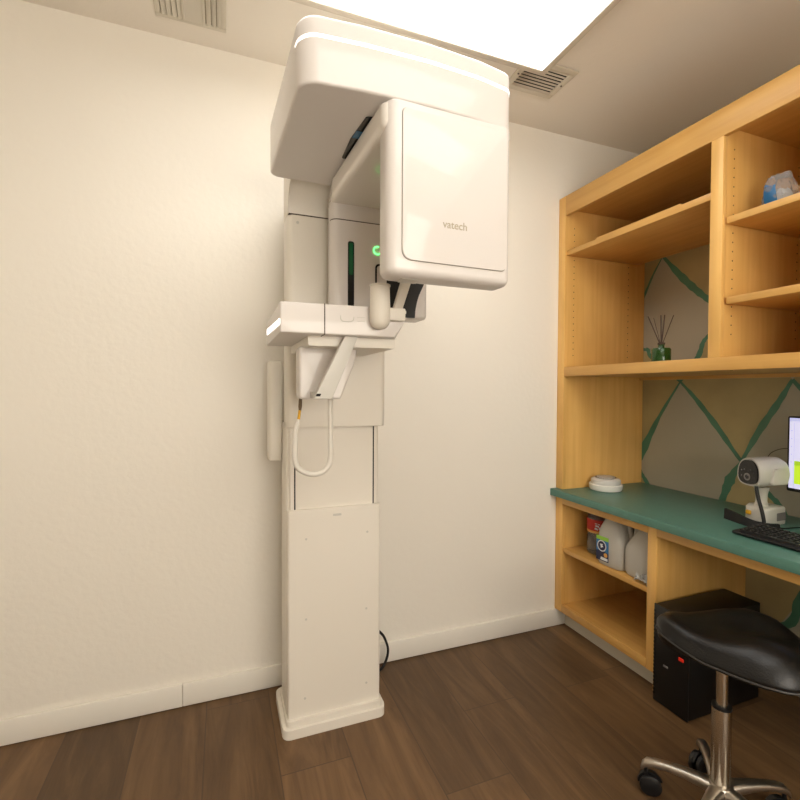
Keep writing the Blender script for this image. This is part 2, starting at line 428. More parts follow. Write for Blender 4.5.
# ceiling registers
t = thing('ceiling_vent', 'dark slatted ceiling vent at the corner of the light panel', 'vent', (1.24, 1.62, H))
bm = nb(); x0, x1, y0, y1, z = 1.12, 1.362, 1.53, 1.716, H - .008
w = .026
box(bm, x0, x1, y0, y0 + w, z, H, .002); box(bm, x0, x1, y1 - w, y1, z, H, .002)
box(bm, x0, x0 + w, y0 + w, y1 - w, z, H, .002); box(bm, x1 - w, x1, y0 + w, y1 - w, z, H, .002)
finish(bm, 'frame', M_VENT, t)
finish(box(nb(), x0 + w, x1 - w, y0 + w, y1 - w, H - .002, H - .0005), 'duct_opening', M_VENTD, t)
bm0 = None
for k in range(8):
    yc = y0 + w + .008 + k * (y1 - y0 - 2 * w - .014) / 7
    bm = nb()
    prism(bm, [(yc - .0025, H - .0035), (yc + .0025, H - .0075), (yc + .0025, H - .0063), (yc - .0025, H - .0023)], x0 + w, x1 - w, 0)
    finish(bm, 'slat', M_VENT, t)
for xs, ys in ((1.133, 1.623), (1.349, 1.623)):
    finish(lathe(nb(), [(.004, 0), (.004, -.002), (.002, -.003)], (xs, ys, z), 12), 'screw', M_SEAM, t)

t = thing('ceiling_vent', 'cream multi-way ceiling vent near the top left', 'vent', (-.1, 1.67, H))
x0, x1, y0, y1 = -.215, .015, 1.50, 1.835
bm = nb(); z = H - .006
box(bm, x0, x1, y0, y0 + .018, z, H, .002); box(bm, x0, x1, y1 - .018, y1, z, H, .002)
box(bm, x0, x0 + .018, y0 + .018, y1 - .018, z, H, .002); box(bm, x1 - .018, x1, y0 + .018, y1 - .018, z, H, .002)
box(bm, -.128, -.120, y0 + .018, y1 - .018, H - .012, H, .001); box(bm, -.062, -.054, y0 + .018, y1 - .018, H - .012, H, .001)
finish(bm, 'frame', M_VENT, t)
finish(box(nb(), x0 + .018, x1 - .018, y0 + .018, y1 - .018, H - .0015, H - .0005), 'duct_opening', mat('vent_recess', (.62, .57, .48), .7), t)
def slat(ax, c, a0, a1, tilt, wd):
    e = .0014; lo, hi = H - .0095, H - .0032
    z0, z1 = (lo, hi) if tilt > 0 else (hi, lo)
    if ax == 0: z0, z1 = hi, lo
    bm = prism(nb(), [(c - wd / 2, z0), (c + wd / 2, z1), (c + wd / 2, z1 + e), (c - wd / 2, z0 + e)], a0, a1, 1 if ax == 1 else 0)
    finish(bm, 'slat', M_VENT, t)
for k in range(4): slat(1, -.186 + k * .0172, y0 + .018, y1 - .018, 1, .0150)
for k in range(3): slat(1, -.043 + k * .0172, y0 + .018, y1 - .018, -1, .0150)
for k in range(14): slat(0, y0 + .03 + k * .0212, -.120, -.062, 1, .0190)

# ------------------------------------------------------------------ the panoramic x-ray unit
S = thing('dental_xray_scanner', 'tall white panoramic dental x-ray scanner on a column against the wall', 'scanner', (.378, 1.74, 0))

def rect(x0, x1, y0, y1): return [(x0, y0), (x1, y0), (x1, y1), (x0, y1)]
# foot
p = finish(prism(nb(), rnd_poly(rect(.190, .567, 1.611, 1.87), .028), 0, .034, 2, 0, .004), 'base_plate', M_WHITE2, S)
finish(prism(nb(), rnd_poly(rect(.203, .556, 1.620, 1.84), .022), .034, .058, 2, 0, .005), 'plinth', M_WHITE2, S)
# column body, lower cover, telescoping panel, carriage
finish(prism(nb(), rnd_poly(rect(.206, .549, 1.658, 1.80), .012), .058, 1.10, 2), 'column_body', M_WHITE2, S)
cov = finish(prism(nb(), rnd_poly(rect(.209, .549, 1.632, 1.654), [.012, .012, 0, 0]), .058, .796, 2, 0, .003), 'front_cover', M_WHITE2, S)
for sx, sz in ((.272, .692), (.497, .695), (.272, .406), (.494, .409), (.268, .123), (.495, .129)):
    bm = nb(); loft(bm, [[(sx + r * math.cos(a * PI / 6), y, sz + r * math.sin(a * PI / 6)) for a in range(12)] for r, y in ((.0042, 1.6325), (.0042, 1.6312), (.002, 1.6312))])
    finish(bm, 'screw_cap', M_GREYP, cov)
finish(prism(nb(), rnd_poly(rect(.368, .399, .7655, .7735), .003), 1.6305, 1.6322, 1), 'rating_plate', M_GREYP, cov)
mid = finish(prism(nb(), rnd_poly(rect(.2165, .5385, 1.646, 1.66), .006), .78, 1.12, 2), 'telescopic_panel', M_WHITE2, S)
for gx in (.2345, .5235):
    finish(box(nb(), gx - .0022, gx + .0022, 1.6445, 1.6475, .79, 1.10), 'guide_slot', M_HOLE, mid)
car = finish(prism(nb(), rnd_poly(rect(.206, .561, 1.612, 1.725), [.022, .022, .01, .01]), 1.088, 1.815, 2, .005, .001), 'carriage', M_WHITE2, S)
finish(box(nb(), .210, .557, 1.614, 1.72, 1.8150, 1.8195), 'carriage_seam', M_SEAM, car)
bm = nb(); loft(bm, [[(.2395 + r * math.cos(a * PI / 6), y, 1.79 + r * math.sin(a * PI / 6)) for a in range(12)] for r, y in ((.005, 1.6125), (.005, 1.611), (.003, 1.6108))])
finish(bm, 'screw_cap', M_GREYP, car)
# neck: concave fairing from the carriage up into the head
prof = [(1.615, 1.8195)] + [(1.612 - .10 * (1 - math.cos(a * PI / 2 / 8)), 1.8195 + .08 * math.sin(a * PI / 2 / 8)) for a in range(9)][0:] + [(1.50, 1.8995), (1.50, 2.0), (1.725, 2.0), (1.725, 1.8195)]
finish(prism(nb(), prof, .206, .561, 0, .006, .006), 'neck', M_WHITE2, S)
# head (overhead arm)
hp = [(.156, 1.022), (.30, 1.010), (.45, 1.006), (.59, 1.012), (.704, 1.030), (.704, 1.515), (.137, 1.515)]
head_poly = rnd_poly(hp, [.050, .4, .5, .4, .035, .04, .03], 8)
head = finish(slab(head_poly, 1.888, 2.038, .006, .012), 'overhead_head', M_WHITE, S)
# white light strip that follows the head's front from corner to corner
front = [p for p in head_poly if p[1] < 1.068]
front.sort(key=lambda p: p[0])
front = [Vector((.1545, 1.075))] + [p for p in front] 
bm = nb(); nrm = []
for i in range(len(front)):
    a = front[max(i - 1, 0)]; b = front[min(i + 1, len(front) - 1)]; d = Vector((b[0] - a[0], b[1] - a[1])).normalized()
    nrm.append(Vector((d.y, -d.x)))
rings = []
for i, q in enumerate(front):
    f = i / (len(front) - 1); hh = .0036 * min(1, .25 + f * 9, .25 + (1 - f) * 6)
    o1 = Vector((q[0], q[1])) + nrm[i] * .0012; o0 = Vector((q[0], q[1])) - nrm[i] * .004
    zc = 1.990 
    rings.append([(o0.x, o0.y, zc - hh), (o1.x, o1.y, zc - hh), (o1.x, o1.y, zc + hh), (o0.x, o0.y, zc + hh)])
loft(bm, rings); finish(bm, 'light_strip', M_LED, head)
# slot in the head's underside where the arm turns
bm = nb()
sl = rnd_poly([(.321, 1.318), (.318, 1.21), (.329, 1.10), (.40, 1.075), (.40, 1.318)], [.006, .1, .008, 0, 0], 4)
prism(bm, sl, 1.8855, 1.890, 2)
slot = finish(bm, 'pivot_slot', M_BLACKG, head)
finish(prism(nb(), [(.320, 1.20), (.3225, 1.165), (.36, 1.165), (.36, 1.20)], 1.8848, 1.886, 2), 'blue_lens', M_BLUE, slot)

# rotating C-arm: beam, tube head, sensor housing
arm = finish(slab(rnd_poly([(.343, 1.012), (.684, 1.024), (.672, 1.585), (.336, 1.585), (.322, 1.45)], [.02, .02, .02, .03, .2], 5), 1.822, 1.881, .018, .003), 'rotating_arm', M_MIRR, S)
tube_poly = rnd_poly([(.352, 1.000), (.690, 1.0107), (.690, 1.090), (.352, 1.085)], [.026, .024, .02, .030], 7)
th = finish(slab(tube_poly, 1.486, 1.8845, .019, .003), 'tube_head', M_WHITE, S)
pp = rnd_poly(rect(.386, .670, 1.522, 1.868), [.022, .012, .012, .012], 6)
bm = prism(nb(), pp, .9955, 1.005, 1, .002, 0)
for v in bm.verts: v.co.y += (v.co.x - .352) * .0316
fp = finish(bm, 'front_panel', M_WHITE, th)
pp2 = rnd_poly(rect(.3850, .6710, 1.5208, 1.8688), [.023, .013, .013, .013], 6)
bm = prism(nb(), pp2, .9988, 1.005, 1)
for v in bm.verts: v.co.y += (v.co.x - .352) * .0316
finish(bm, 'panel_gap', mat('soft_gap', (.56, .52, .47), .6), th)
# lettering on the tube head
def text_mesh(name, body, size, m, parent, loc, rot, depth=.0006, sx=1.0, mats=None):
    cu = bpy.data.curves.new(name, 'FONT'); cu.body = body; cu.size = size; cu.extrude = depth; cu.offset = .0002
    to = bpy.data.objects.new(name, cu); C.objects.link(to)
    bpy.context.view_layer.update()
    me = bpy.data.meshes.new_from_object(to.evaluated_get(bpy.context.evaluated_depsgraph_get()))
    bpy.data.objects.remove(to)
    xs = [v.co.x for v in me.vertices]; 
    T = Matrix.Translation(Vector(loc) - world_of(parent)) @ rot @ Matrix.Diagonal((sx, 1, 1, 1))
    me.transform(T); me.materials.clear(); me.materials.append(m)
    o = bpy.data.objects.new(name, me); C.objects.link(o); o.parent = parent
    return o
text_mesh('lettering', 'vatech', .0265, M_LOGO, fp, (.4895, .9998, 1.6075), Matrix.Rotation(math.atan(.0316), 4, 'Z') @ Matrix.Rotation(PI / 2, 4, 'X'), sx=.97)
# small recess at the tube head's lower left
finish(prism(nb(), rnd_poly([(.395, 1.03), (.44, 1.03), (.45, 1.07), (.40, 1.07)], .006), 1.4845, 1.4895, 2), 'underside_port', M_GREYP, th)
finish(box(nb(), .689, .696, 1.03, 1.05, 1.866, 1.886, .002), 'corner_stop', M_GREYP, th)

sen_poly = rnd_poly([(.3225, 1.478), (.669, 1.478), (.669, 1.585), (.338, 1.585)], [.026, .022, .02, .02], 6)
sen = finish(slab(sen_poly, 1.466, 1.770, .014, .0005), 'sensor_housing', M_WHITE, S)
finish(prism(nb(), rnd_poly([(.3235, 1.480), (.668, 1.480), (.668, 1.584), (.339, 1.584)], [.026, .022, .02, .02], 6), 1.770, 1.7735, 2), 'housing_seam', M_SEAM, sen)
finish(prism(nb(), sen_poly, 1.7735, 1.83, 2), 'housing_cap', M_WHITE, sen)
sl = finish(prism(nb(), rnd_poly(rect(.381, .402, 1.47, 1.704), .007), 1.4762, 1.48, 1), 'sensor_slit', M_BLACKG, sen)
finish(prism(nb(), rnd_poly(rect(.3855, .3975, 1.595, 1.699), .004), 1.4752, 1.477, 1), 'green_light', M_GRN2, sl)
# round green status ring
bm = nb(); tube(bm, [(.482 + .0125 * math.cos(a), 1.4762, 1.684 + .0125 * math.sin(a)) for a in [math.radians(70 + k * 10) for k in range(28)]], .0022, 6)
finish(bm, 'status_ring', M_GRN, sen)
# dark window frame and black aperture with a curved right edge
bm = nb(); fr = rnd_poly(rect(.474, .560, 1.482, 1.640), .014); fi = rnd_poly(rect(.480, .554, 1.488, 1.634), .010)
lo = [bm.verts.new((p[0], 1.4755, p[1])) for p in fr]; hi = [bm.verts.new((p[0], 1.4755, p[1])) for p in fi]
for i in range(len(fr)): bm.faces.new((lo[i], lo[(i + 1) % len(fr)], hi[(i + 1) % len(fi)], hi[i]))
bmesh.ops.solidify(bm, geom=bm.faces[:], thickness=.003)
finish(bm, 'window_frame', M_BLACK, sen)
ap = catmull([(.515, 1.635, 0), (.655, 1.635, 0)], 1) 
curve = catmull([(.665, 1.625, 0), (.650, 1.585, 0), (.630, 1.54, 0), (.620, 1.50, 0), (.617, 1.468, 0)], 5)
poly = [(.515, 1.468), (.515, 1.62)] + [(p.x, p.y) for p in curve]
finish(prism(nb(), poly, 1.4735, 1.479, 1), 'aperture', M_BLACK, sen)

# chin rest beam
bp_ = [(.137, 1.220), (.478, 1.220), (.565, 1.44), (.565, 1.612), (.137, 1.612)]
bm = nb()
# profile in x-z for the chamfered right end, then cut to the plan by shifting
prof = [(.137, 1.367), (.449, 1.367), (.480, 1.412), (.480, 1.449), (.137, 1.447)]
prism(bm, rnd_poly(prof, [.004, .004, .004, .004, .004], 2), 1.220, 1.612, 1, .004, 0)
for v in bm.verts:
    if v.co.x > .4: v.co.x += (v.co.y - 1.22) * .30
beam = finish(bm, 'chin_rest_beam', M_WHITE, S)
finish(prism(nb(), rnd_poly(rect(.2505, .2533, 1.3655, 1.4485), .001, 1), 1.2190, 1.612, 1), 'beam_joint', M_SEAM, beam)
bm = nb(); vs = []
for (y, z0, z1) in ((1.223, 1.387, 1.402), (1.575, 1.398, 1.416)):
    vs.append([(.1345, y, z0), (.139, y, z0), (.139, y, z1), (.1345, y, z1)])
loft(bm, vs); finish(bm, 'light_strip', M_LED, beam)
# printed smile-shaped marks (embossed) on the beam front
bm = nb(); tube(bm, [(.295, 1.2193, 1.419), (.2965, 1.2193, 1.409), (.303, 1.2193, 1.404), (.322, 1.2193, 1.404), (.330, 1.2193, 1.409), (.332, 1.2193, 1.417)], .0014, 6, 4)
finish(bm, 'button_outline', M_GREYP, beam)
bm = nb(); tube(bm, [(.340, 1.2195, 1.416), (.362, 1.2195, 1.417)], .0009, 6); tube(bm, [(.342, 1.2195, 1.406), (.362, 1.2195, 1.407)], .0009, 6)
finish(bm, 'button_outline', M_GREYP, beam)
finish(prism(nb(), rnd_poly(rect(.216, .468, 1.340, 1.367), .003), 1.266, 1.60, 1, .003), 'beam_mount', M_WHITE2, S)
# chin post: a sleeve with a rounded foot, flared cap ring
bm = nb()
lathe(bm, [(.002, -.004), (.014, -.001), (.022, .006), (.0272, .017), (.0286, .032), (.0280, .06), (.0265, .112), (.0285, .113), (.0285, .117), (.022, .118), (.022, .100), (.004, .098)], (.3995, 1.2, 1.388), 28)
finish(bm, 'chin_post', M_WHITE2, S)
bm = nb(); box(bm, .405, .474, 1.196, 1.224, 1.411, 1.446, .004); box(bm, .470, .478, 1.202, 1.224, 1.432, 1.441, .002)
finish(bm, 'post_bracket', M_WHITE2, S)
# temple support strut rising behind the post
bm = nb()
q = [(.500, 1.44), (.530, 1.44), (.590, 1.62), (.556, 1.62)]
prism(bm, q, 1.40, 1.42, 1, .003, .003); finish(bm, 'temple_strut', M_WHITE2, S)
# control box hanging below the beam, with its slanted bracket
poly = [(.205, 1.192), (.327, 1.192), (.366, 1.290), (.381, 1.345), (.205, 1.345)]
ctl = finish(slab(rnd_poly(poly, [.012, .010, .03, .008, .008], 4), 1.348, 1.415, .007, .002, 1), 'control_box', M_WHITE, S)
poly = [(.226, 1.195), (.276, 1.195), (.349, 1.367), (.3115, 1.367)]
brk = finish(prism(nb(), rnd_poly(poly, .003, 2), 1.236, 1.262, 1, .002, .002), 'support_bracket', M_GREYP, S)
finish(box(nb(), .236, .285, 1.262, 1.349, 1.196, 1.214, .002), 'bracket_foot', M_GREYP, brk)
finish(prism(nb(), rnd_poly([(.231, 1.202), (.243, 1.202), (.246, 1.209), (.234, 1.209)], .001, 2), 1.2345, 1.238, 1), 'lock_tab', M_HOLE, brk)
# hose loop below the control box
hose = nb(); tube(hose, [(.2085, 1.40, 1.118), (.2025, 1.40, 1.095), (.2005, 1.40, 1.05), (.2005, 1.40, 1.01), (.214, 1.40, .980), (.255, 1.40, .963), (.292, 1.40, .975), (.307, 1.40, 1.01), (.307, 1.40, 1.08), (.307, 1.40, 1.20)], .0085, 12, 8)
hs = finish(hose, 'hose', M_HOSE, S)
bm = nb(); tube(bm, [(.2165, 1.40, 1.198), (.2155, 1.40, 1.170), (.214, 1.40, 1.150)], [.0048, .0055, .003], 10, 4); finish(bm, 'plug', M_BRN, hs)
bm = nb(); tube(bm, [(.2142, 1.40, 1.158), (.2125, 1.40, 1.143), (.2105, 1.40, 1.130)], .0042, 10, 3); finish(bm, 'yellow_sleeve', M_YEL, hs)
bm = nb(); tube(bm, [(.2108, 1.40, 1.134), (.2085, 1.40, 1.112)], [.0035, .0085], 10); finish(bm, 'hose_end', M_HOSE, hs)
# rear cover panel left of the column
finish(prism(nb(), rnd_poly(rect(.256, .50, 1.70, 1.86), .01), 1.10, 1.98, 2), 'rear_mast', M_WHITE2, S)
finish(prism(nb(), rnd_poly(rect(.158, .2055, 1.765, 1.86), [.018, .004, .004, .012], 5), .955, 1.325, 2, .004, .004), 'rear_cover', M_WHITE2, S)
# black mains lead bowing out at the column's right
bm = nb(); tube(bm, [(.535, 1.815, .235), (.585, 1.86, .215), (.632, 1.87, .172), (.652, 1.872, .140), (.666, 1.873, .091), (.656, 1.872, .045), (.628, 1.872, .010), (.58, 1.89, .007), (.50, 1.895, .007)], .0055, 10, 8)
finish(bm, 'power_cord', M_BLACK, S)

# ------------------------------------------------------------------ built-in joinery on the right wall
XF, XW = 1.607, 2.145
YL, YI = 1.9365, 1.890      # outer face and inner face of the left end
YR = .30                    # right end (beyond the picture)
TH = .019

# ---- upper bookcase
U = thing('wall_bookcase', 'tall maple open bookcase with shelves above the teal counter', 'bookcase', (1.84, 1.1, 1.29))
finish(box(nb(), XF + .0195, XW, YI, YL - .004, .7195, 2.175), 'end_panel', M_WZ, U)
finish(box(nb(), XF + .0195, XW, YR, YR + TH, .7195, 2.175), 'end_panel', M_WZ, U)
bm = nb(); box(bm, XF, XF + .019, 1.889, YL, .7195, 2.195, .001)
finish(bm, 'face_stile', M_WZ, U)
finish(box(nb(), XF, XF + .019, 1.104, 1.147, 1.339, 2.0985, .001), 'face_stile', M_WZ, U)
finish(box(nb(), XF, XF + .019, YR, YR + .043, .7195, 2.0985, .001), 'face_stile', M_WZ, U)
finish(box(nb(), XF, XF + .019, YR, 1.889, 2.0985, 2.195, .001), 'top_rail', M_WY, U)
finish(box(nb(), XF - .0008, XF + .019, YR, 1.886, 1.2935, 1.339, .001), 'bottom_rail', M_WY, U)
finish(box(nb(), XF + .019, XW, YR + TH, YI, 1.2945, 1.3285), 'bottom_panel', M_WY, U)
finish(box(nb(), 2.120, XW, YR + TH, YI, 1.279, 1.2945), 'back_cleat', M_WY, U)
finish(box(nb(), XF + .019, XW, YR + TH, YI, 2.13, 2.149), 'top_panel', M_WY, U)
dv = finish(box(nb(), XF + .019, XW, 1.104, 1.123, 1.3285, 2.13), 'divider', M_WZ, U)
finish(box(nb(), XW - .006, XW, YR + TH, 1.104, 1.3285, 2.13), 'back_panel', M_WZ, U)
finish(box(nb(), XF + .019, XW, .66, .679, 1.3285, 2.13), 'divider', M_WZ, U)
# rows of shelf-pin holes
pin_me = {}
def pins(parent, face_y, xs, z0, z1, d):
    if 'm' not in pin_me:
        bm = nb(); loft(bm, [[(.0026 * math.cos(a * PI / 4), e, .0026 * math.sin(a * PI / 4)) for a in range(8)] for e in (-.0004, .0004)])
        bmesh.ops.recalc_face_normals(bm, faces=bm.faces[:])
        me = bpy.data.meshes.new('pin_hole'); bm.to_mesh(me); bm.free(); me.materials.append(M_HOLE); pin_me['m'] = me
    off = world_of(parent); z = z0
    while z < z1:
        for x in xs:
            o = bpy.data.objects.new('pin_hole', pin_me['m']); C.objects.link(o); o.parent = parent
            o.location = Vector((x, face_y, z)) - off
        z += .032
ep = [c for c in U.children if c.name.startswith('end_panel')][0]
pins(ep, YI, (1.665, 2.03), 1.40, 2.06, 1)
pins(dv, 1.104, (1.662, 2.02), 1.42, 2.07, 1)
# shelves, one thing's parts (they stand on pins)
def shelf(x0, x1, y0, y1, z0, z1): return finish(box(nb(), x0, x1, y0, y1, z0, z1, .001), 'shelf', M_WY, U)
shelf(XF + .010, XW - .050, 1.1475, YI - .001, 1.899, 1.924)
shelf(XF + .013, XW - .008, .681, 1.0985, 1.797, 1.820)
shelf(XF + .013, XW - .008, .681, 1.0935, 1.521, 1.545)
shelf(XF + .013, XW - .008, YR + TH + .001, .657, 1.797, 1.820)
shelf(XF + .013, XW - .008, YR + TH + .001, .657, 1.521, 1.545)
finish(prism(nb(), [(1.675 + .004 * math.cos(a * PI / 6), 1.108 + .004 * math.sin(a * PI / 6)) for a in range(12)], 1.2935, 1.2946, 2), 'screw_hole', M_HOLE, U)

# loose board lying on the upper left shelf
tag(finish(box(nb(), 1.645, 1.95, 1.292, 1.722, 1.924, 1.942, .001), 'wooden_board', M_WY), 'loose maple shelf board lying on the top left shelf of the bookcase', 'board')

# ---- worktop
bm = nb()
prism(bm, [(1.571, YR), (XW, YR), (XW, YL), (1.571, YL)], .684, .719, 2, .002, .003)
tag(finish(bm, 'countertop', M_TEAL), 'long teal laminate countertop below the maple bookcase', 'countertop')

# ---- base cabinet
B = thing('base_cabinet', 'maple open base cabinet holding plastic jugs under the teal countertop', 'cabinet', (1.84, 1.61, 0))
finish(prism(nb(), [(XF + .0195, .091), (1.684, .091), (1.684, 0), (XW, 0), (XW, .6835), (XF + .0195, .6835)], YI - .003, YL - .004, 1), 'side_panel', M_WZ, B)
finish(box(nb(), XF + .019, XW, 1.3405, 1.362, .0, .6835), 'side_panel', M_WZ, B)
finish(box(nb(), XF, XF + .019, 1.888, YL, .091, .6835, .001), 'face_stile', M_WZ, B)
finish(box(nb(), XF, XF + .019, 1.3405, 1.381, .090, .6835, .001), 'face_stile', M_WZ, B)
finish(box(nb(), XF, XF + .019, 1.381, 1.888, .645, .6835, .001), 'top_rail', M_WY, B)
finish(box(nb(), XF, XF + .019, 1.381, 1.888, .091, .130, .001), 'bottom_rail', M_WY, B)
finish(box(nb(), XF + .019, XW, 1.362, YI - .003, .112, .130), 'bottom_panel', M_WY, B)
finish(box(nb(), XF + .006, XW - .004, 1.363, YI - .004, .398, .4195, .001), 'shelf', M_WY, B)
finish(box(nb(), XW - .006, XW, 1.362, YI - .003, .130, .6835), 'back_panel', mat('unpainted_back', (.60, .57, .52), .6), B)
finish(box(nb(), 1.668, 1.682, 1.3405, YL - .004, .0, .0905), 'toe_kick', M_TOE, B)
D = thing('desk_support', 'maple apron rail and leg panel beneath the countertop over the knee space', 'apron', (1.84, .8, .66))
finish(box(nb(), XF, XF + .019, YR + .02, 1.340, .642, .6835, .001), 'apron_rail', M_WY, D)
finish(box(nb(), XF, XW, YR, YR + .02, 0, .6835), 'leg_panel', M_WZ, D)

# ------------------------------------------------------------------ things on and in the joinery
# reed diffuser
R_ = thing('reed_diffuser', 'small green glass reed diffuser with dark sticks on the bookcase', 'diffuser', (1.662, 1.379, 1.3285))
c = (1.662, 1.379, 1.3285)
finish(lathe(nb(), [(.030, .0005), (.0345, .003), (.0355, .010), (.0355, .060), (.032, .0655), (.013, .067), (.0115, .069), (.0115, .081), (.0095, .081), (.0095, .068), (.012, .064), (.030, .060), (.031, .008)], c, 32), 'bottle', M_GLASSG, R_)
finish(lathe(nb(), [(.0125, .080), (.0135, .081), (.0135, .088), (.0085, .0885), (.0085, .078)], c, 24), 'collar', M_REED, R_)
ru, rv = Vector((.934, -.357, 0)), Vector((.357, .934, 0))
for a, b, e, w in ((-.050, .010, .196, .0019), (-.021, .022, .192, .0012), (-.001, .004, .200, .0021), (.005, -.012, .199, .0021), (.041, -.012, .198, .0014)):
    c0 = Vector(c); bm = nb()
    tube(bm, [c0 - ru * a * .30 - rv * b * .4 + V(0, 0, .012), c0 + ru * a * .12 + rv * b * .1 + V(0, 0, .086), c0 + ru * a + rv * b + V(0, 0, e)], w * 1.25, 6)
    finish(bm, 'reed', M_REED, R_)

# plastic packet on the right-hand upper shelf
K = thing('plastic_packet', 'crumpled clear plastic packet with blue band on the upper right shelf', 'packet', (1.75, 1.015, 1.82))
random.seed(11)
def crumple(c, rx, ry, hz, e=2.6, n=22, rows=9, j=.010, pinch=.55):
    rings = []
    for i in range(rows):
        f = i / (rows - 1); s = (.92 + .25 * math.sin(f * PI)) * (1 - (1 - pinch) * f ** 2.2)
        rg = []
        for k in range(n):
            t = 2 * PI * k / n; cx, sx = math.cos(t), math.sin(t)
            rr = s * (1 + .10 * math.sin(3 * t + i) + random.uniform(-1, 1) * j / .05)
            rg.append((c[0] + rx * rr * cx, c[1] + ry * rr * sx, c[2] + hz * f + (random.uniform(-.008, .008) if 0 < i else 0)))
        rings.append(rg)
    return loft(nb(), rings)
finish(crumple((1.752, 1.010, 1.8205), .036, .030, .072), 'contents', M_LWHITE, K)
finish(crumple((1.75, 1.010, 1.8205), .042, .040, .120, j=.008, pinch=.8), 'wrapper', M_FILM, K, 20)
bm = nb()
for i in range(7):
    pass
rows = []
for i in range(7):
    f = i / 6
    rows.append([(1.75 + (.046 + .006 * math.sin(f * PI)) * math.cos(t - .25 * f), 1.010 + (.045 + .006 * math.sin(f * PI)) * math.sin(t - .25 * f), 1.8225 + .088 * f + .006 * math.sin(5 * t)) for t in [math.radians(160 + 8 * k) for k in range(7)]])
R2 = [[bm.verts.new(p) for p in r] for r in rows]
for a, b in zip(R2, R2[1:]):
    for k in range(6): bm.faces.new((a[k], a[k + 1], b[k + 1], b[k]))
bmesh.ops.solidify(bm, geom=bm.faces[:], thickness=.0015)
finish(bm, 'blue_band', M_PKB, K)

# round white dish with a clear domed lid on the counter's far end
T = thing('lidded_dish', 'round white dish with clear lid at the counter end by the bookcase', 'dish', (1.810, 1.808, .719))
c = (1.810, 1.808, .719)
finish(lathe(nb(), [(.066, .0), (.074, .003), (.0785, .013), (.0795, .030), (.076, .034), (.068, .034), (.066, .012), (.01, .010)], c, 40), 'dish', M_DISH, T)
finish(lathe(nb(), [(.064, .030), (.067, .033), (.070, .041), (.0695, .054), (.062, .060), (.02, .063), (.001, .0635)], c, 40), 'lid', mat('frosted_lid', (.92, .91, .89), .25, trans=.25), T)
finish(lathe(nb(), [(.050, .0615), (.051, .065), (.046, .069), (.028, .072), (.001, .073)], c, 32), 'lid_rim', M_CLEAR, T)

# jugs
def jug(label, cx, cy, rz, z0=.4195, h=.262):
    t = local(thing('gallon_jug', label, 'jug', (cx, cy, z0), rz, 'empty plastic jugs on the cabinet shelf'))
    r = []
    for z, a, off, e in ((0, .060, 0, 4), (.004, .068, 0, 4.5), (.02, .073, 0, 5), (.10, .0735, 0, 5), (.125, .072, 0, 4.5), (.145, .066, -.006, 4.2), (.165, .060, -.010, 4), (.195, .047, -.013, 3.4), (.215, .038, -.015, 2.8), (.230, .026, -.015, 2.2), (.236, .019, -.015, 2), (.246, .0185, -.015, 2)):
        r.append(super_ring(off, 0, z, a, a if off == 0 else a * 1.03, e, 40))
    finish(loft(nb(), r), 'body', M_JUG, t)
    bm = nb(); tube(bm, [(.008, 0, .228), (.034, 0, .226), (.055, 0, .206), (.061, 0, .172), (.060, 0, .135), (.050, 0, .110)], [.009, .011, .0115, .012, .0125, .012], 12, 5)
    finish(bm, 'handle', M_JUG, t)
    finish(lathe(nb(), [(.020, .240), (.0215, .241), (.0215, .256), (.019, .258), (.001, .258)], (-.015, 0, 0), 24), 'cap', M_JUG, t)
    return t
j1 = jug('milky plastic jug with a green and blue label on the cabinet shelf', 1.698, 1.611, -PI / 2 + .05)
# label on the jug's room side
lb = nb()
lx = -.0748
def flat(bm, pts, d, mi=0):
    f = bm.faces.new([bm.verts.new((p[0], d, p[1])) for p in pts]); f.material_index = mi; return f
# in jug space the room side is local -Y (the jug is turned a quarter)
def lab(poly, d, mi): flat(lb, poly, -.0745 - d, mi)
L0, L1 = -.062, .008
lab([(L0, .022), (L1, .022), (L1, .128), (L0, .128)], 0, 1)
lab([(L0, .116), (L1, .116), (L1, .134), (L0, .134)], .0005, 0)
lab([(L0, .022), (L1, .022), (L1, .060), (-.03, .072), (L0, .064)], .0005, 2)
lab([(-.030 + .026 * math.cos(a * PI / 10), .090 + .026 * math.sin(a * PI / 10)) for a in range(20)], .001, 3)
lab([(-.030 + .021 * math.cos(a * PI / 10), .090 + .021 * math.sin(a * PI / 10)) for a in range(20)], .0015, 2)
lab([(-.040, .098), (-.022, .100), (-.026, .094), (-.020, .088), (-.034, .080), (-.036, .090)], .002, 3)
lab([(-.008 + .010 * math.cos(a * PI / 8), .052 + .010 * math.sin(a * PI / 8)) for a in range(16)], .001, 4)
lab([(-.038, .026), (L1 - .004, .026), (L1 - .004, .038), (-.034, .040)], .001, 3)
bmesh.ops.recalc_face_normals(lb, faces=lb.faces[:])
finish(lb, 'label', None, j1, mats=[M_LIME, M_LBLUE, M_NAVY, M_LWHITE, M_LGOLD])
j2 = jug('unlabelled milky plastic jug beside the cabinet divider', 1.707, 1.461, PI / 2)

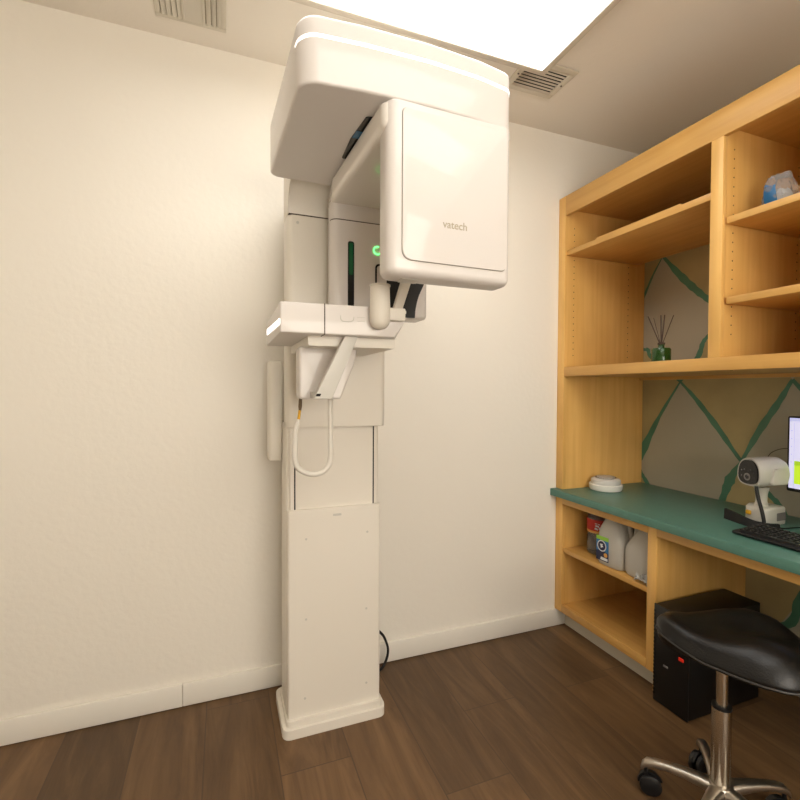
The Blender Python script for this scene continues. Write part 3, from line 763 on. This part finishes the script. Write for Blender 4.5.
# clear bottle with a red label at the back of the same shelf
Q = thing('plastic_bottle', 'clear plastic bottle with a red label behind the jugs', 'bottle', (1.735, 1.772, .4195))
c = (1.735, 1.772, .4195)
finish(lathe(nb(), [(.045, 0), (.052, .004), (.054, .012), (.054, .085), (.050, .092), (.050, .098), (.054, .104), (.054, .175), (.050, .190), (.045, .2), (.046, .215), (.044, .228), (.030, .238)], c, 36), 'body', mat('smoky_clear_plastic', (.80, .78, .76), .15, trans=.8, ior=1.3), Q)
finish(lathe(nb(), [(.0548, .110), (.0552, .111), (.0552, .172), (.0548, .173)], c, 36), 'label', M_LRED, Q)
finish(lathe(nb(), [(.0556, .108), (.0558, .109), (.0558, .118), (.0556, .119)], c, 36), 'label_band', M_LGOLD, Q)
bm = nb()
for (a0, z0, a1, z1) in ((205, .128, 222, .137), (208, .142, 228, .150), (224, .130, 240, .140), (206, .154, 232, .158)):
    p = []
    for a, z in ((a0, z0), (a1, z0 - .004), (a1 - 3, z1 - .003), (a0 + 2, z1)):
        p.append(bm.verts.new((c[0] + .0562 * math.cos(math.radians(a)), c[1] + .0562 * math.sin(math.radians(a)), c[2] + z)))
    bm.faces.new(p)
finish(bm, 'label_print', M_LWHITE, Q)
finish(lathe(nb(), [(.046, .232), (.047, .233), (.047, .250), (.044, .252), (.001, .252)], c, 32), 'cap', mat('dark_cap', (.30, .27, .25), .4), Q)

# crumpled film at the shelf's edge
random.seed(3)
bm = nb(); pts = []
for i in range(9):
    row = []
    for k in range(7):
        row.append(bm.verts.new((1.615 + .016 * k / 6 + random.uniform(-.006, .006), 1.386 + .066 * i / 8 + random.uniform(-.005, .005), .424 + abs(random.gauss(0, .016)) + .012 * math.sin(i / 8 * PI))))
    pts.append(row)
for a, b in zip(pts, pts[1:]):
    for k in range(6): bm.faces.new((a[k], a[k + 1], b[k + 1], b[k]))
mn = min(v.co.z for v in bm.verts)
for v in bm.verts: v.co.z += .4205 - mn
bmesh.ops.solidify(bm, geom=bm.faces[:], thickness=.0008)
tag(finish(bm, 'plastic_wrap', mat('crinkle_white', (.93, .93, .92), .2, trans=.35), None, 5), 'crumpled clear plastic wrap at the shelf edge beside the unlabelled jug', 'wrap')

# computer tower in the knee space
P = thing('computer_tower', 'black computer tower on the floor beneath the countertop', 'computer', (1.78, 1.25, 0))
finish(box(nb(), 1.592, 1.985, 1.182, 1.326, .006, .385, .004), 'case', M_PC, P)
finish(box(nb(), 1.584, 1.592, 1.181, 1.327, .004, .387, .003), 'front_bezel', mat('bezel_black', (.045, .045, .048), .35), P)
finish(box(nb(), 1.5805, 1.5845, 1.198, 1.218, .218, .230, .001), 'power_switch', M_RED, P)
finish(box(nb(), 1.5822, 1.5845, 1.262, 1.282, .158, .166, .001), 'badge', M_LEGEND, P)
finish(box(nb(), 1.5822, 1.5845, 1.198, 1.202, .274, .280, .0005), 'indicator_light', M_LWHITE, P)
bm = nb()
for k in range(22): box(bm, 1.5815, 1.5845, 1.318, 1.3245, .03 + k * .0155, .038 + k * .0155)
finish(bm, 'side_grille', M_BLACK, P)
for x in (1.63, 1.94):
    for y in (1.2, 1.308): finish(box(nb(), x - .015, x + .015, y - .01, y + .01, 0, .007), 'foot', M_RUB, P)

# keyboard: built in its own space, x along its length
Kb = local(thing('keyboard', 'black computer keyboard on the teal countertop in front of the monitor', 'keyboard', (1.740, .882, .719), math.radians(-91)))
# local +x runs toward the camera-right (world -Y), local +y toward the wall
KL, KD = .42, .142
bm = nb()
prism(bm, rnd_poly([(-KD / 2, .004), (KD / 2, .008), (KD / 2, .022), (-KD / 2, .013)], [.003, .003, .004, .004], 3), -KL / 2, KL / 2, 0)
finish(bm, 'housing', M_BLACK, Kb)
rows = [(15, .0), (15, .004), (14, .008), (13, .012), (12, .016), (8, .004)]
kb_me = {}
def keymesh(w):
    key = round(w, 4)
    if key not in kb_me:
        bm = nb(); d = .0148
        lo = rnd_poly(rect(-w / 2, w / 2, -d / 2, d / 2), .0015, 2); hi = rnd_poly(rect(-w / 2 + .0015, w / 2 - .0015, -d / 2 + .001, d / 2 - .002), .002, 2)
        loft(bm, [[(p[0], p[1], 0) for p in lo], [(p[0], p[1], .0055) for p in hi]])
        bm.faces.ensure_lookup_table()
        f = bm.faces.new([bm.verts.new(q) for q in ((-w * .22, .0, .0057), (-w * .05, .0, .0057), (-w * .05, .0035, .0057), (-w * .22, .0035, .0057))]); f.material_index = 1
        me = bpy.data.meshes.new('key'); bm.to_mesh(me); bm.free()
        me.materials.append(M_KEY); me.materials.append(M_LEGEND); kb_me[key] = me
    return kb_me[key]
tilt = math.atan2(.009, KD)
for r in range(6):
    y = KD / 2 - .018 - r * .0198; z = .0135 + (y + KD / 2) / KD * .009
    if r == 5: ws = [.023, .018, .018, .105, .018, .018, .018, .023]
    else: ws = [.0172] * 15
    tot = sum(ws) + .0024 * (len(ws) - 1); x = -KL / 2 + .012
    sc_ = 1.0
    for w in ws:
        o = bpy.data.objects.new('key', keymesh(w)); C.objects.link(o); o.parent = Kb
        o.location = (x + w / 2, y, z); o.rotation_euler = (tilt, 0, 0); x += w + .0024
    # right-hand block
    if r != 5:
        for k in range(5):
            o = bpy.data.objects.new('key', keymesh(.0172)); C.objects.link(o); o.parent = Kb
            o.location = (KL / 2 - .012 - .0086 - (4 - k) * .0196 + .0, y, z); o.rotation_euler = (tilt, 0, 0)

# monitor
Mo = local(thing('monitor', 'computer monitor with a lilac and lime screen at the right edge', 'monitor', (2.015, .866, .719), math.radians(-90 - 4)))
# local: x along the screen width (world -Y ), front faces local -y -> world -X
MW, MH, MZ = .51, .285, .123
sc = nb(); 
finish(prism(nb(), rnd_poly(rect(-MW / 2, MW / 2, MZ, MZ + MH), .004), -.012, .018, 1, .002, .006), 'bezel', M_BLACK, Mo)
bm = nb()
def sf(x0, x1, z0, z1, d, mi): 
    f = bm.faces.new([bm.verts.new(p) for p in ((x0, -.0122 - d, z0), (x1, -.0122 - d, z0), (x1, -.0122 - d, z1), (x0, -.0122 - d, z1))]); f.material_index = mi
b_ = .006
sx0, sx1, sz0, sz1 = -MW / 2 + b_, MW / 2 - b_, MZ + .012, MZ + MH - b_
sf(sx0, sx1, sz0, sz1, 0, 0)
sf(sx0, sx1, sz1 - .012, sz1, .0002, 1)
sf(sx0, sx1, sz1 - .016, sz1 - .0145, .0002, 1)
sf(sx0 + .016, sx0 + .018, sz0, sz1 - .018, .0002, 1)
sf(sx0 + .0185, sx1 - .02, sz0 + .018, sz0 + .105, .0002, 2)
sf(sx0 + .0185, sx1 - .02, sz0 + .088, sz0 + .105, .0004, 3)
for k in range(5): sf(sx0 + .005, sx0 + .011, sz1 - .05 - k * .03, sz1 - .046 - k * .03, .0002, 1)
finish(bm, 'screen', None, Mo, mats=[M_SCRN, M_SCRN2, M_SCRL, M_SCRL2])
finish(box(nb(), -.03, .03, .019, .045, .008, MZ + .15, .004), 'stand', M_BLACK, Mo)
finish(prism(nb(), rnd_poly(rect(-.11, .11, -.05, .11), .03), 0, .009, 2, 0, .003), 'stand_base', M_BLACK, Mo)

# handheld camera-like scanner on its dock
F = thing('handheld_scanner', 'white gun-shaped camera scanner with black face on the counter', 'scanner', (1.930, 1.155, .719))
cx, cy, cz = 1.930, 1.155, .719
finish(prism(nb(), rnd_poly([(1.864, 1.100), (2.002, 1.108), (2.002, 1.196), (1.930, 1.204), (1.884, 1.184)], [.02, .014, .014, .02, .02], 5), cz, cz + .066, 2, .004, .010, 3), 'dock', M_DEV, F)
finish(prism(nb(), rnd_poly(rect(1.936, 1.988, .735, .764), .003), 1.1030, 1.1100, 1), 'dock_plate', M_LEGEND, F)
rings = []
for z, a, b in ((.058, .030, .027), (.070, .022, .019), (.085, .019, .017), (.110, .020, .018), (.135, .026, .022)):
    rings.append(super_ring(cx, cy, cz + z, a, b, 2.4, 24))
finish(loft(nb(), rings), 'grip', M_DEV, F)
# head: loft along -X with an egg-shaped section
def egg(x, w, h, zc, dy=0, e=2.5, n=32):
    out = []
    for k in range(n):
        t = 2 * PI * k / n; c_, s_ = math.cos(t), math.sin(t)
        ww = w * (1 - .16 * s_)
        out.append((x, cy + dy + ww * math.copysign(abs(c_) ** (2 / e), c_), zc + h * math.copysign(abs(s_) ** (2 / e), s_)))
    return out
HZ = cz + .188
def turn(bm, a=math.radians(-14), k=1.05):
    R = Matrix.Rotation(a, 3, 'Z'); c_ = Vector((cx, cy, HZ))
    for v in bm.verts: v.co = c_ + R @ (v.co - c_) * k + Vector((.012, -.010, .008))
    return bm
rings = [egg(cx - .072, .044, .046, HZ), egg(cx - .075, .046, .049, HZ), egg(cx - .068, .0485, .051, HZ), egg(cx - .04, .048, .052, HZ), egg(cx, .046, .052, HZ + .002), egg(cx + .035, .044, .050, HZ + .002), egg(cx + .055, .036, .040, HZ + .001), egg(cx + .066, .022, .026, HZ), egg(cx + .069, .008, .010, HZ)]
# lean the front plate a little upward
hd = finish(turn(loft(nb(), rings)), 'head', M_DEV, F, 50)
bm = loft(nb(), [egg(cx - .0775, .0395, .0435, HZ), egg(cx - .0725, .0400, .0440, HZ)])
fc = finish(turn(bm), 'face_plate', M_BLACKG, hd)
for r0, r1, m_, d in ((.0135, .0095, M_LEGEND, .0785), (.0085, .0, M_BLACKG, .0785), (.0052, .0, mat('lens_glass', (.25, .25, .27), .1), .0790)):
    bm = nb(); pr = [(r0, -.0765), (r0, -d), (max(r1, .0005), -d)]
    loft(bm, [[(cx + px, cy + .002 + r * math.cos(a * PI / 12), HZ - .018 + r * math.sin(a * PI / 12)) for a in range(24)] for r, px in pr])
    finish(turn(bm), 'lens', m_, fc)
bm = nb()
for dy, dz in ((.026, .004), (.014, .008), (-.012, .008), (-.024, .000), (-.026, -.018), (.026, -.016)):
    loft(bm, [[(cx + px, cy + dy + .0028 * math.cos(a * PI / 6), HZ + dz + .0028 * math.sin(a * PI / 6)) for a in range(12)] for px in (-.0762, -.0775)])
finish(turn(bm), 'sensor_dots', M_LEGEND, fc)
# raised side cheek facing the room's front
bm = nb()
prism(bm, rnd_poly([(cx - .035, HZ - .042), (cx + .034, HZ - .040), (cx + .038, HZ + .004), (cx + .018, HZ + .018), (cx - .020, HZ + .016)], .01, 4), cy - .0535, cy - .040, 1, .005, 0)
finish(turn(bm), 'side_cheek', M_DEV, hd)
bm = nb(); tube(bm, [(1.885, 1.143, .880), (1.868, 1.135, .855), (1.860, 1.122, .818), (1.856, 1.109, .783), (1.855, 1.101, .750), (1.853, 1.098, .732)], .0062, 10, 6)
finish(bm, 'cable', M_BLACK, F)
bm = nb(); box(bm, 1.872, 1.886, 1.158, 1.176, .752, .767, .002); finish(bm, 'clip', M_YEL, F)

# folded black strap lying before the dock
bm = nb(); path = [(1.852, 1.237), (1.838, 1.188), (1.826, 1.146), (1.832, 1.110), (1.862, 1.082), (1.896, 1.074)]
hts = [.038, .034, .028, .022, .018, .016]; rings = []
pc = catmull([(a, b, 0) for a, b in path], 5)
for i, p_ in enumerate(pc):
    f = i / (len(pc) - 1) * 5; k = min(int(f), 4); hh = hts[k] + (hts[k + 1] - hts[k]) * (f - k)
    t_ = (pc[min(i + 1, len(pc) - 1)] - pc[max(i - 1, 0)]).normalized(); q_ = Vector((-t_.y, t_.x, 0)) * .007
    lean = Vector((.010, .008, 0)) * (hh / .04)
    rings.append([(p_.x - q_.x, p_.y - q_.y, .7195), (p_.x + q_.x, p_.y + q_.y, .7195), (p_.x + q_.x * .6 + lean.x, p_.y + q_.y * .6 + lean.y, .7195 + hh), (p_.x - q_.x * .6 + lean.x, p_.y - q_.y * .6 + lean.y, .7195 + hh)])
loft(bm, rings)
tag(finish(bm, 'strap', mat('black_webbing', (.05, .048, .05), .75)), 'folded black strap lying on the counter in front of the white scanner dock', 'strap')
bm = nb(); tube(bm, [(1.915, 1.094, .7220), (1.905, 1.070, .7215), (1.925, 1.062, .7215), (1.985, 1.052, .7215), (2.03, 1.03, .7215)], .0022, 8, 6)
tag(finish(bm, 'cable', M_BLACK), 'thin black cable on the counter between white scanner and keyboard', 'cable')
bm = nb(); tube(bm, [(2.022, 1.205, .915), (2.06, 1.215, .950), (2.085, 1.210, .975), (2.085, 1.165, .995), (2.07, 1.09, .995), (2.05, 1.00, .93), (2.045, .97, .86)], .0014, 6, 6)
tag(finish(bm, 'cable', M_BLACK), 'thin wire arching behind the white scanner to the monitor', 'cable')

# ------------------------------------------------------------------ saddle stool
SX, SY = 1.315, .878
G = thing('saddle_stool', 'black saddle stool on a chrome post with castors', 'stool', (SX, SY, 0))
random.seed(2)
# seat: local u along the axis (0 at the narrow front, 1 at the broad back), v across
ax = Vector((.69, -.72)).normalized(); av = Vector((.72, .69)).normalized()
tip = Vector((1.228, 1.020)); LEN = .375
SH = [(0, 0), (.02, .034), (.06, .056), (.14, .084), (.28, .122), (.45, .156), (.60, .176), (.74, .180), (.86, .158), (.94, .112), (.985, .05), (1.0, .0)]
def seat_half(u):   # half width along the axis
    for (a, b), (c_, d) in zip(SH, SH[1:]):
        if u <= c_: return b + (d - b) * (u - a) / (c_ - a)
    return 0
def seat_ring(scale, zfun, n=56):
    out = []
    # walk round the outline: near side out, far side back
    us = [0.5 - 0.5 * math.cos(PI * i / (n // 2)) for i in range(n // 2 + 1)]
    path = [(u, -seat_half(u)) for u in us] + [(u, seat_half(u)) for u in us[-2:0:-1]]
    cu, cv = .52, 0
    for u, v in path:
        uu = cu + (u - cu) * scale; vv = v * scale
        p = tip + ax * (uu * LEN) + av * vv
        out.append((p.x, p.y, zfun(uu, vv)))
    return out
def ztop(u, v):
    w = max(.05, seat_half(min(max(u, .02), .97)))
    # two rear lobes, a dip along the middle, front rises slightly
    return .545 + .018 * max(0, 1 - u / .22) + .028 * math.exp(-((u - .66) / .22) ** 2) * math.exp(-((abs(v) - .10) / .06) ** 2) - .022 * min(1, (abs(v) / w)) ** 4
rings = [seat_ring(.55, lambda u, v: .470), seat_ring(.88, lambda u, v: .470), seat_ring(.97, lambda u, v: .476), seat_ring(1.0, lambda u, v: .488 + .02 * max(0, 1 - u / .25))]
rings += [seat_ring(s, (lambda s_: (lambda u, v: (ztop(u, v) - .006 - .030 * max(0, (s_ - .80) / .2) ** 2)))(s)) for s in (.995, .96, .9, .8, .65, .5, .35, .2, .08)]
seat = finish(loft(nb(), rings), 'seat', M_VINYL, G, 60)
bm = nb(); rg = seat_ring(1.0, lambda u, v: .484 + .02 * max(0, 1 - u / .25)); tube(bm, rg + [rg[0]], .0028, 6)
finish(bm, 'piping', M_STITCH, seat)
finish(lathe(nb(), [(.05, .452), (.075, .456), (.075, .472), (.05, .474)], (SX + .03, SY - .01, 0), 24), 'seat_plate', M_BLACK, G)
finish(lathe(nb(), [(.0145, .26), (.0145, .462)], (SX, SY, 0), 24), 'gas_piston', M_CHROME, G)
finish(lathe(nb(), [(.0148, .436), (.0153, .437), (.0153, .440), (.0148, .441)], (SX, SY, 0), 24), 'piston_ring', M_BLACK, G)
bm = nb(); lathe(bm, [(.022, .085), (.0245, .09), (.0245, .324), (.0240, .327), (.015, .328), (.0145, .32)], (SX, SY, 0), 32)
finish(bm, 'column_sleeve', M_CHROME, G)
finish(lathe(nb(), [(.0235, .326), (.0248, .327), (.0248, .334), (.0145, .336), (.0145, .326)], (SX, SY, 0), 32), 'sleeve_collar', M_BLACK, G)
finish(lathe(nb(), [(.020, .062), (.034, .066), (.038, .080), (.036, .100), (.030, .110), (.024, .112)], (SX, SY, 0), 32), 'hub', M_ALU, G)
bm = nb(); tube(bm, [(SX + .05, SY - .05, .452), (SX + .12, SY - .13, .448), (SX + .17, SY - .17, .452)], .004, 8, 4)
finish(bm, 'height_lever', M_CHROME, G)
for k, deg in enumerate((128, 50, -20, -92, 198)):
    a = math.radians(deg); d = Vector((math.cos(a), math.sin(a), 0)); q = Vector((-d.y, d.x, 0)); c0 = Vector((SX, SY, 0))
    rings = []
    for s, z, w, hh in ((.018, .092, .022, .018), (.05, .098, .019, .016), (.09, .101, .016, .013), (.13, .101, .014, .011), (.165, .097, .014, .011), (.185, .090, .014, .012), (.196, .080, .012, .010), (.200, .070, .008, .006)):
        rings.append([tuple(c0 + d * s + q * (w * math.copysign(abs(math.cos(t)) ** .7, math.cos(t))) + V(0, 0, z + hh * math.copysign(abs(math.sin(t)) ** .7, math.sin(t)))) for t in [2 * PI * i / 16 for i in range(16)]])
    leg = finish(loft(nb(), rings), 'leg', M_ALU, G)
    # twin-wheel castor trailing at its own angle
    ca = a + (3.3, 2.4, 3.0, 1.2, 2.6)[k]; cd = Vector((math.cos(ca), math.sin(ca), 0)); cq = Vector((-cd.y, cd.x, 0)); cc = c0 + d * .186 + cd * .012
    bm = nb()
    rr = .030
    for s0, s1 in ((-.019, -.004), (.004, .019)):
        loft(bm, [[tuple(cc + cq * s + cd * (r_ * math.cos(t)) + V(0, 0, rr + r_ * math.sin(t))) for t in [2 * PI * i / 24 for i in range(24)]] for s, r_ in ((s0, rr * .82), (s0 + .003, rr), (s1 - .003, rr), (s1, rr * .82))])
    cst = finish(bm, 'castor', M_RUB, leg)
    bm = nb(); hood = []
    for s in (-.0205, .0205):
        pass
    loft(bm, [[tuple(cc + cq * s + cd * (r_ * math.cos(t)) + V(0, 0, rr + r_ * math.sin(t))) for r_, t in [(rr * 1.16, math.radians(x)) for x in range(20, 200, 15)] + [(rr * .35, math.radians(x)) for x in range(185, 19, -15)]] for s in (-.0035, .0035)])
    tube(bm, [c0 + d * .186 + V(0, 0, .045), c0 + d * .186 + V(0, 0, .092)], .0055, 10)
    finish(bm, 'castor_hood', M_BLACK, cst)

# ------------------------------------------------------------------ camera
cam = bpy.data.cameras.new('camera'); co = bpy.data.objects.new('camera', cam); C.objects.link(co)
cam.sensor_width = 36; cam.lens = 36 * 462.508 / 800; cam.clip_start = .02
r = Vector((0.93402249, -0.35718423, 0.00462773)); u = Vector((0.00338522, 0.0218052, 0.99975651)); f = Vector((0.35719817, 0.9337794, -0.0215757))
Mx = Matrix.Identity(4)
for i in range(3): Mx[i][0], Mx[i][1], Mx[i][2] = r[i], u[i], -f[i]
Mx[0][3], Mx[1][3], Mx[2][3] = 0, 0, 1.22
co.matrix_world = Mx
bpy.context.scene.camera = co

# ------------------------------------------------------------------ world and view
w = bpy.data.worlds.new('world'); bpy.context.scene.world = w; w.use_nodes = True
w.node_tree.nodes['Background'].inputs['Color'].default_value = (0.0, 0.0, 0.0, 1)
vs = bpy.context.scene.view_settings
vs.view_transform = 'Standard'; vs.look = 'None'; vs.exposure = -0.24; vs.gamma = 1.0; vs.use_curve_mapping = False
for o in bpy.data.objects:
    if '_loc' in o: del o['_loc']
